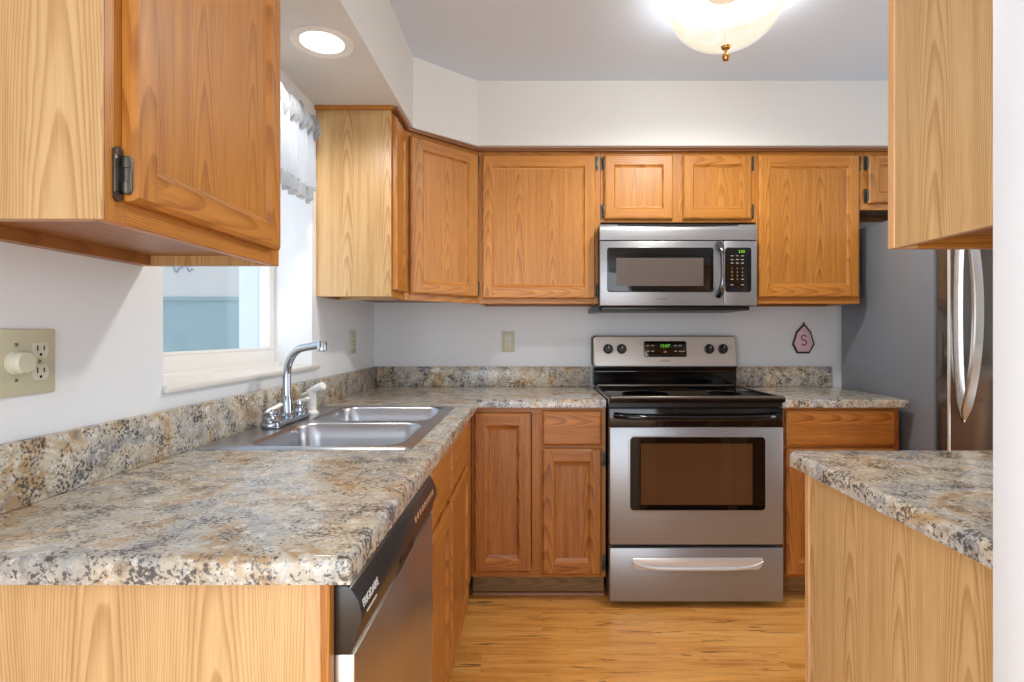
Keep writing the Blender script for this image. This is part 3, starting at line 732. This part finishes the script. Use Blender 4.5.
def knob(x, z):
    m = MB(); m.lathe([(0.0265, 0), (0.0265, 0.004), (0.021, 0.006), (0.020, 0.018), (0.017, 0.021), (0, 0.021)], (x, 2.993, z), (0, -1, 0), 24)
    m.box(x - 0.0055, x + 0.0055, 2.993 - 0.031, 2.993 - 0.008, z - 0.020, z + 0.020, bev=0.003)
    ko = m.build('knob', BLACKM, rg, RO)
    MB().box(x - 0.001, x + 0.001, 2.993 - 0.0318, 2.993 - 0.031, z + 0.004, z + 0.017).build('pointer', LOGOW, ko, RO)
    a = MB()
    for k in range(9):
        th = R(-40 + 260 * k / 8); a.box(x + 0.033 * math.cos(th) - 0.001, x + 0.033 * math.cos(th) + 0.001, 2.990, 2.9925, z + 0.033 * math.sin(th) - 0.001, z + 0.033 * math.sin(th) + 0.001)
    a.build('dial_mark', LOGO, ko, RO)
for kx in (0.412, 0.484, 0.952, 1.025): knob(kx, 1.110)
def tilt(m):
    for v in m.bm.verts: v.co.y += (v.co.z - 1.016) * 0.16
    return m
dsp = MB().prism(rrect(0.602, 0.830, 1.068, 1.152, 0.010, 5), 'y', 2.972, 2.9785, bev=0.002)
tilt(dsp); dsp = dsp.build('display', BLACKGL, pno, RO)
text('clock_digits', '12:07', 0.023, (0.715, 2.9717 + 0.0176, 1.126), (R(81), 0, 0), GREEN, dsp, RO, sx=1.05)
for x in (0.625, 0.650, 0.772, 0.797, 0.815):
    for z in (1.128, 1.098):
        if x in (0.772, 0.797, 0.815) and z == 1.128 and x == 0.815: continue
        tilt(MB().box(x - 0.008, x + 0.006, 2.9715, 2.9725, z - 0.0025, z + 0.0025)).build('button', BTN, dsp, RO)
tilt(MB().box(0.708, 0.722, 2.9715, 2.9725, 1.092, 1.097)).build('button', BTN, dsp, RO)
text('brand_lettering', 'FRIGIDAIRE', 0.0105, (0.716, 2.9775 + 0.005, 1.047), (R(81), 0, 0), LOGO, pno, RO)
# oven door
FYD = 2.424
odr = MB().box(X0 + 0.003, X1 - 0.003, FYD, 2.468, 0.2775, 0.786, bev=0.004).build('oven_door', STEEL, rg, RO)
MB().box(X0 + 0.001, X1 - 0.001, FYD + 0.004, 2.468, 0.786, 0.868, bev=0.003).build('door_top_band', BLACKG, odr, RO)
MB().box(X0 + 0.001, X1 - 0.001, FYD + 0.012, 2.468, 0.871, 0.892).build('vent_strip', BLACKM, odr, RO)
MB().prism(rrect(0.422, 1.020, 0.420, 0.750, 0.022, 6), 'y', FYD - 0.002, FYD + 0.004, bev=0.0015).build('window_bezel', STEEL, odr, RO)
MB().prism(rrect(0.4286, 1.013, 0.428, 0.744, 0.016, 6), 'y', FYD - 0.0035, FYD + 0.004).build('window_glass', BLACKGL, odr, RO)
MB().prism(rrect(0.475, 0.957, 0.452, 0.716, 0.004, 3), 'y', FYD - 0.0045, FYD + 0.004).build('window_pane', OVENP, odr, RO)
hp = []
for k in range(25):
    u = -1 + 2 * k / 24
    x = 0.7165 + 0.352 * u
    hp.append((x, FYD - 0.045 + 0.046 * abs(u) ** 10, 0.838 - 0.006 * (1 - u * u)))
MB().tube(hp, [0.013 + 0.003 * abs(-1 + k / 12) ** 6 for k in range(25)], 16, sq=(0.9, 1.0)).build('door_handle', BLACKG, odr, RO)
# storage drawer
drw = MB().box(X0 + 0.003, X1 - 0.003, FYD, 2.468, 0.031, 0.263, bev=0.004).build('storage_drawer', STEEL, rg, RO)
ol = [(0.437 + 0.004, 0.222), (1.004 - 0.004, 0.222)] + [(1.004 + 0.0 - 0.03 * (1 - math.cos(R(a))), 0.215 - 0.045 * math.sin(R(a))) for a in range(0, 91, 15)] + [(0.437 + 0.03 * (1 - math.cos(R(a))), 0.215 - 0.045 * math.sin(R(a))) for a in range(90, -1, -15)]
pl = MB(); pl.prism(ol, 'y', FYD - 0.006, FYD + 0.001, bev=0.003)
plo = pl.build('drawer_pull', PULL, drw, RO)
pth = [(0.437 + 0.567 * k / 20, FYD - 0.010 + 0.006 * abs(-1 + k / 10) ** 4, 0.176 + 0.03 * abs(-1 + k / 10) ** 6) for k in range(21)]
MB().tube(pth, [0.009 - 0.004 * abs(-1 + k / 10) ** 4 for k in range(21)], 12, sq=(0.8, 1)).build('pull_lip', PULL, plo, RO)

# ------------------------------------------------------------------ microwave
MO = (0.71, 2.9, 1.325)
mw = thing('microwave', 'over-the-range stainless microwave mounted below the short two-door cabinet', 'microwave', MO)
MY = 2.696
MB().box(0.334, 1.086, MY + 0.03, 3.109, 1.326, 1.720).box(0.36, 1.06, 2.83, 3.10, 1.72, 1.7475).build('body', BLACKM, mw, MO)
vp = MB()
vp.prism([(MY + 0.03, 1.643), (MY, 1.643), (MY + 0.001, 1.690), (MY + 0.006, 1.712), (MY + 0.014, 1.720), (MY + 0.03, 1.722)], 'x', 0.332, 1.088)
vpo = vp.build('vent_panel', STEEL, mw, MO)
arc = [(0.42 + 0.58 * k / 16, 1.716 - 0.008 * math.sin(math.pi * k / 16)) for k in range(17)] + [(1.0, 1.7205), (0.42, 1.7205)]
MB().prism(arc, 'y', MY + 0.003, MY + 0.02).build('vent_slot', BLACKM, vpo, MO)
mdo = MB().box(0.332, 0.928, MY, MY + 0.03, 1.327, 1.638, bev=0.003).build('door', STEEL, mw, MO)
MB().prism(rrect(0.366, 0.878, 1.392, 1.606, 0.012, 5), 'y', MY - 0.003, MY + 0.002, bev=0.0012).build('door_glass', BLACKGL, mdo, MO)
MB().prism(rrect(0.410, 0.829, 1.421, 1.556, 0.004, 3), 'y', MY - 0.0042, MY + 0.002).build('mesh_window', MWP, mdo, MO)
text('brand_lettering', 'FRIGIDAIRE', 0.0105, (0.631, MY - 0.0004, 1.357), (R(90), 0, 0), LOGO, mdo, MO, sx=1.05)
hp = []
for k in range(21):
    u = -1 + 2 * k / 20
    hp.append((0.903 + 0.006 * (1 - u * u), MY - 0.045 + 0.043 * abs(u) ** 5, 1.498 + 0.122 * u))
MB().tube(hp, [0.010 + 0.008 * abs(-1 + k / 10) ** 3 for k in range(21)], 14, sq=(1.0, 1.0)).build('door_handle', plain('dark_chrome', (120, 122, 126), 0.12, 1.0), mdo, MO)
kp = MB().box(0.930, 1.088, MY, MY + 0.03, 1.327, 1.638, bev=0.003).build('keypad_fascia', STEEL, mw, MO)
kb = MB().prism(rrect(0.934, 1.060, 1.392, 1.606, 0.012, 5), 'y', MY - 0.003, MY + 0.002, bev=0.0012).build('keypad', BLACKGL, kp, MO)
text('clock_digits', '2:03', 0.018, (1.013, MY - 0.0034, 1.586), (R(90), 0, 0), GREEN, kb, MO)
for r, z in enumerate((1.566, 1.5475, 1.531, 1.505, 1.4875, 1.470, 1.453, 1.4265)):
    for c, x in enumerate((0.962, 0.987, 1.012)):
        if r == 7 and c == 1: continue
        wd, hh = (0.0065, 0.003) if (r < 3 or r > 5) else (0.0028, 0.0042)
        if r < 3 or r == 7 or (r == 6 and c != 1):
            MB().box(x + 0.005 - wd, x + 0.005 + wd, MY - 0.0036, MY - 0.002, z - hh / 2, z + hh / 2).build('button', BTN, kb, MO)
        else:
            dgt = '0' if r == 6 else str((r - 3) * 3 + c + 1)
            text('button', dgt, 0.0105, (x + 0.005, MY - 0.0034, z), (R(90), 0, 0), BTN, kb, MO)
MB().box(0.345, 1.072, MY + 0.05, 3.10, 1.306, 1.327, bev=0.004).box(0.318, 0.36, MY + 0.12, 3.10, 1.302, 1.3255).build('bottom_vent', BLACKM, mw, MO)

# ------------------------------------------------------------------ refrigerator
GO = (2.14, 2.7, 0)
rf = thing('refrigerator', 'tall stainless refrigerator with grey side and bowed handle in the right corner', 'refrigerator', GO)
GX0, GX1 = 1.705, 2.58
MB().box(GX0, GX1, 2.372, 3.08, 0.03, 1.735, bev=0.006).box(GX0 + 0.05, GX1 - 0.05, 2.4, 3.0, 0.0, 0.03).build('case', FRSIDE, rf, GO)
MB().box(GX0 + 0.012, GX1 - 0.012, 2.356, 2.374, 0.08, 1.73).build('gasket', GASKET, rf, GO)
ud = MB().box(GX0 + 0.001, GX1, 2.288, 2.356, 0.70, 1.748, bev=0.006, seg=3).build('door', STEELF, rf, GO)
MB().box(GX0 + 0.001, GX1, 2.288, 2.356, 0.08, 0.692, bev=0.006, seg=3).build('freezer_drawer', STEELF, rf, GO)
MB().box(GX0 + 0.02, GX1 - 0.02, 2.375, 2.40, 0.0, 0.075).build('toe_grille', BLACKM, rf, GO)
# bowed strap handle
b = bmesh.new(); rings = []
N = 36
for k in range(N + 1):
    u = -1 + 2 * k / N
    z = 1.282 + 0.452 * u
    bow = 0.080 * (1 - abs(u) ** 2.2)
    hw = 0.0195 * min(1.0, (1 - abs(u)) * 7 + 0.12)
    yf = 2.287 - bow; th = 0.010 + 0.004 * (1 - u * u)
    xc = 1.7655
    rings.append([b.verts.new(p) for p in ((xc - hw, yf - 0.001, z), (xc - hw * 0.8, yf - 0.005, z), (xc + hw * 0.8, yf - 0.005, z), (xc + hw, yf - 0.001, z), (xc + hw * 0.9, yf + th, z), (xc - hw * 0.9, yf + th, z))])
for p, q in zip(rings, rings[1:]):
    for i in range(6): b.faces.new((p[i], p[(i + 1) % 6], q[(i + 1) % 6], q[i]))
b.faces.new(rings[0]); b.faces.new(rings[-1])
bmesh.ops.recalc_face_normals(b, faces=b.faces[:])
mb = MB(); mb._merge(b)
HST = steel('handle_steel', (214, 212, 210), 0.22, 'z')
ho = mb.build('door_handle', HST, ud, GO, smooth=30)

# curved mounting rib of the handle, bowed sideways on the door face
b = bmesh.new(); rings = []
for k in range(N + 1):
    u = -1 + 2 * k / N
    z = 1.282 + 0.452 * u
    g = 1 - abs(u) ** 2.2
    hw = 0.0185 * min(1.0, (1 - abs(u)) * 5 + 0.12); xc = 1.766 - 0.021 * g
    y1 = 2.2885; y0 = 2.2885 - 0.010 - 0.006 * g
    rings.append([b.verts.new(p) for p in ((xc - hw, y1, z), (xc - hw, y0 + 0.004, z), (xc - hw * 0.6, y0, z), (xc + hw * 0.5, y0 + 0.002, z), (xc + hw, y1 - 0.001, z))])
for p, q in zip(rings, rings[1:]):
    for i in range(5): b.faces.new((p[i], p[(i + 1) % 5], q[(i + 1) % 5], q[i]))
b.faces.new(rings[0]); b.faces.new(rings[-1])
bmesh.ops.recalc_face_normals(b, faces=b.faces[:])
mb = MB(); mb._merge(b)
mb.build('handle_rib', steel('rib_steel', (214, 214, 214), 0.28, 'z', 0.5), ho, GO, smooth=30)
MB().lathe([(0.0025, 0), (0.0025, 0.0012), (0, 0.0014)], (1.7645, 2.279, 0.868), (0, -1, 0), 10).build('screw', BLACKM, ho, GO)
MB().box(GX0 - 0.0002, GX0 + 0.0085, 2.2865, 2.2945, 0.705, 1.743, bev=0.002).build('edge_highlight', plain('edge_highlight', (226, 224, 218), 0.3, 0.2), ud, GO)  # bright highlight along the door edge, modelled as a pale strip

# ------------------------------------------------------------------ wall plates
def plate(name, label, wall, cu, z, gangs, parts):
    """wall 'left' (faces +x) or 'back' (faces -y); local x along the wall to the viewer's right, local -y out of the wall"""
    if wall == 'left': loc_, rz = (WX + 0.0005, cu, z), R(90)
    else: loc_, rz = (cu, BY - 0.0005, z), 0
    t = thing(name, label, 'outlet', loc_, rz)
    hw = 0.035 if gangs == 1 else 0.058
    MB().prism(rrect(-hw, hw, -0.057, 0.057, 0.003, 3), 'y', -0.006, 0, bev=0.002).build('cover_plate', IVORY, t)
    for kind, x in parts:
        if kind == 'outlet':
            for dz in (0.0195, -0.0195):
                m = MB(); m.prism([(x + 0.0165 * math.cos(R(a)) , dz + max(-0.0135, min(0.0135, 0.0175 * math.sin(R(a))))) for a in range(0, 360, 12)], 'y', -0.0085, -0.004)
                ro = m.build('receptacle', IVORYD, t)
                MB().box(x - 0.0075, x - 0.0055, -0.0092, -0.008, dz - 0.001, dz + 0.009).box(x + 0.0055, x + 0.0075, -0.0092, -0.008, dz, dz + 0.008).lathe([(0, 0.0), (0.0027, 0.0), (0.0027, 0.001), (0, 0.001)], (x, -0.008, dz - 0.0075), (0, -1, 0), 10).build('slot', SLOT, ro)
            MB().lathe([(0.0032, 0), (0.0028, 0.0015), (0, 0.0018)], (x, -0.006, 0), (0, -1, 0), 10).build('screw', SCREW, t)
        elif kind == 'dimmer':
            MB().lathe([(0.0215, 0.0), (0.0215, 0.004), (0.0195, 0.006), (0.0185, 0.017), (0.0165, 0.020), (0, 0.020)], (x, -0.006, 0), (0, -1, 0), 28).build('dimmer_knob', IVORYD, t)
            for dz in (0.030, -0.030): MB().lathe([(0.0032, 0), (0.0028, 0.0015), (0, 0.0018)], (x, -0.006, dz), (0, -1, 0), 10).build('screw', SCREW, t)
        elif kind == 'rocker':
            MB().box(x - 0.0165, x + 0.0165, -0.009, -0.004, -0.0335, 0.0335, bev=0.001).build('rocker', IVORYD, t)
            for dz in (0.048, -0.048): MB().lathe([(0.0032, 0), (0.0028, 0.0015), (0, 0.0018)], (x, -0.006, dz), (0, -1, 0), 10).build('screw', SCREW, t)
    return t
plate('dimmer_outlet', 'ivory double wall plate with round dimmer knob and outlet under the near cabinet', 'left', 0.962, 1.142, 2, [('dimmer', -0.021), ('outlet', 0.024)])
plate('wall_outlet', 'ivory outlet on the left wall past the window, in the corner', 'left', 2.735, 1.152, 1, [('outlet', 0)])
plate('wall_outlet', 'ivory duplex outlet on the back wall left of the range', 'back', -0.127, 1.148, 1, [('outlet', 0)])

# pink plaque
qo = (1.508, BY - 0.001, 1.165)
pq = thing('wall_plaque', 'small pink six-sided plaque with scroll motif on the back wall near refrigerator', 'plaque', qo)
K = 1 / 181
def hexo(s): return [((804 - 531) * K + (px - 804) * K * s, E - (340 - 334) * K - (py - 340) * K * s) for px, py in ((804.5, 323.5), (811.5, 331.5), (815, 344.5), (810, 353.5), (797.5, 353.5), (793, 344.5), (797, 331.5))]
MB().prism(hexo(1.0), 'y', BY - 0.014, BY - 0.001, bev=0.002).build('rim', INK, pq, qo)
MB().prism(hexo(0.86), 'y', BY - 0.016, BY - 0.010, bev=0.002).build('face', PINK, pq, qo)
pcx = (804 - 531) * K; yy = BY - 0.0165
S = [(pcx + 0.013 * math.cos(R(a)), yy, 1.170 + 0.013 * math.sin(R(a))) for a in range(20, 271, 18)] + [(pcx + 0.014 * math.cos(R(a)), yy, 1.143 + 0.014 * math.sin(R(a))) for a in range(90, -161, -18)]
MB().tube(S, 0.0032, 8).build('scroll', PINKD, pq, qo)
dm = MB()
for a in range(35, 146, 22): dm.lathe([(0.0032, 0), (0.002, 0.002), (0, 0.0022)], (pcx + 0.024 * math.cos(R(a)), yy + 0.0008, 1.175 + 0.022 * math.sin(R(a))), (0, -1, 0), 8)
dm.build('white_dots', PINKW, pq, qo)
MB().lathe([(0.004, 0), (0.004, 0.006), (0, 0.006)], (pcx, BY - 0.012, 1.250), (0, -1, 0), 10).build('nail', INK, pq, qo)

# ------------------------------------------------------------------ lamps
lo = (0.696, 2.0, CZ)
lampt = thing('ceiling_lamp', 'alabaster glass bowl ceiling light with small brass finial', 'lamp', lo)
MB().lathe([(0.075, 0), (0.075, -0.018), (0.06, -0.03), (0.005, -0.032), (0.003, -0.215), (0, -0.215)], lo, n=32).build('canopy', BRASS, lampt, lo)
prof = []
zb_ = -0.215
for k in range(15):
    a = R(90 * k / 14); prof.append((0.197 * math.sin(a), zb_ + 0.155 * (1 - math.cos(a)) ** 0.95))
prof_in = [(max(r - 0.006, 0), z + 0.006) for r, z in prof][::-1]
bl = MB(); bl.lathe(prof + prof_in, lo, n=56); bl.build('glass_bowl', BOWL, lampt, lo, smooth=60)
MB().lathe([(0.0, -0.205), (0.018, -0.214), (0.014, -0.2215), (0.005, -0.224), (0.005, -0.238), (0.0115, -0.240), (0.0135, -0.246), (0.013, -0.256), (0.010, -0.262), (0, -0.263)], lo, n=20).build('finial', BRASS, lampt, lo)
lp = light('bowl_bulb', 'SPOT', (0.03, 0, -0.09), 68, (0.93, 0.97, 1.0), spot_size=R(168), spot_blend=0.55, shadow_soft_size=0.05); lp.parent = lampt
lq = light('bowl_uplight', 'POINT', (0.03, 0, -0.11), 7.0, (0.93, 0.97, 1.0), shadow_soft_size=0.05); lq.parent = lampt

ro_ = (-0.66, 1.77, 2.112)
rl_ = thing('recessed_light', 'round recessed downlight glowing in the soffit above the window', 'lamp', ro_)
MB().lathe([(0.066, -0.001), (0.072, -0.004), (0.094, -0.006), (0.099, -0.003), (0.099, 0.0), (0.066, 0.0)], ro_, n=48).build('trim_ring', WHITE, rl_, ro_)
MB().lathe([(0.0, -0.0025), (0.066, -0.0025), (0.066, -0.0005), (0.0, -0.0005)], ro_, n=40).build('lens', LENS, rl_, ro_)
sp = light('downlight', 'SPOT', (0, 0, -0.012), 12, (1.0, 0.97, 0.93), spot_size=R(165), spot_blend=0.5, shadow_soft_size=0.055); sp.parent = rl_

# ------------------------------------------------------------------ valance over the window
vo = (-0.845, 1.78, 1.985)
cr = thing('curtain_rod', 'slim white curtain rod carrying the sheer valance', 'curtain rod', vo)
MB().tube([(-0.860, 1.30, 1.985), (-0.860, 2.190, 1.985)], 0.004, 10).build('rod', WHITE, cr, vo)
for y in (1.305, 2.183): MB().tube([(-0.860, y, 1.985), (-0.8725, y, 1.985)], 0.004, 8).build('bracket', WHITE, cr, vo)
def cloth(y0, y1, z0, z1, amp, freq, ny, nz, ph=0.0, pull=None):
    m = MB(); g = []
    for j in range(nz + 1):
        z = z0 + (z1 - z0) * j / nz; row = []
        for i in range(ny + 1):
            u = i / ny; y = y0 + (y1 - y0) * u
            a = amp(j / nz)
            x = -0.838 + a * math.sin(freq * u * 6.283 + ph) + 0.4 * a * math.sin(freq * 2.3 * u * 6.283 + j * 0.15)
            yy_ = pull(y, j / nz) if pull else y
            row.append(m.bm.verts.new((x, yy_, z + 0.004 * math.sin(freq * u * 12))))
        g.append(row)
    for j in range(nz):
        for i in range(ny): m.bm.faces.new((g[j][i], g[j][i + 1], g[j + 1][i + 1], g[j + 1][i]))
    return m
va = thing('window_valance', 'sheer white gathered valance with grey hem hanging over the window', 'curtain', vo)
pull = lambda y, t: y - (0.035 * (1 - t) * (1 if y > 2.0 else 0.2)) + 0.0
cloth(1.31, 2.168, 1.735, 1.98, lambda t: 0.010 + 0.010 * (1 - t), 13, 220, 14).build('drape', SHEER, va, vo)
cloth(1.31, 2.135, 1.690, 1.735, lambda t: 0.020, 13, 220, 4).build('hem_band', HEM, va, vo)
def header():
    m = MB(); g = []
    ny, nz = 240, 8
    for j in range(nz + 1):
        t = j / nz; row = []
        for i in range(ny + 1):
            u = i / ny; y = 1.305 + 0.878 * u
            puff = math.sin(math.pi * t) * 0.022
            x = -0.842 + puff + 0.010 * math.sin(u * 6.283 * 24) * (0.3 + t) + 0.006 * math.sin(u * 6.283 * 57 + 3 * t)
            z = 1.935 + 0.085 * t + 0.010 * math.sin(u * 6.283 * 19) * t
            row.append(m.bm.verts.new((x, y + 0.006 * math.sin(u * 200), z)))
        g.append(row)
    for j in range(nz):
        for i in range(ny): m.bm.faces.new((g[j][i], g[j][i + 1], g[j + 1][i + 1], g[j + 1][i]))
    return m
header().build('header_ruffle', HEM, va, vo)
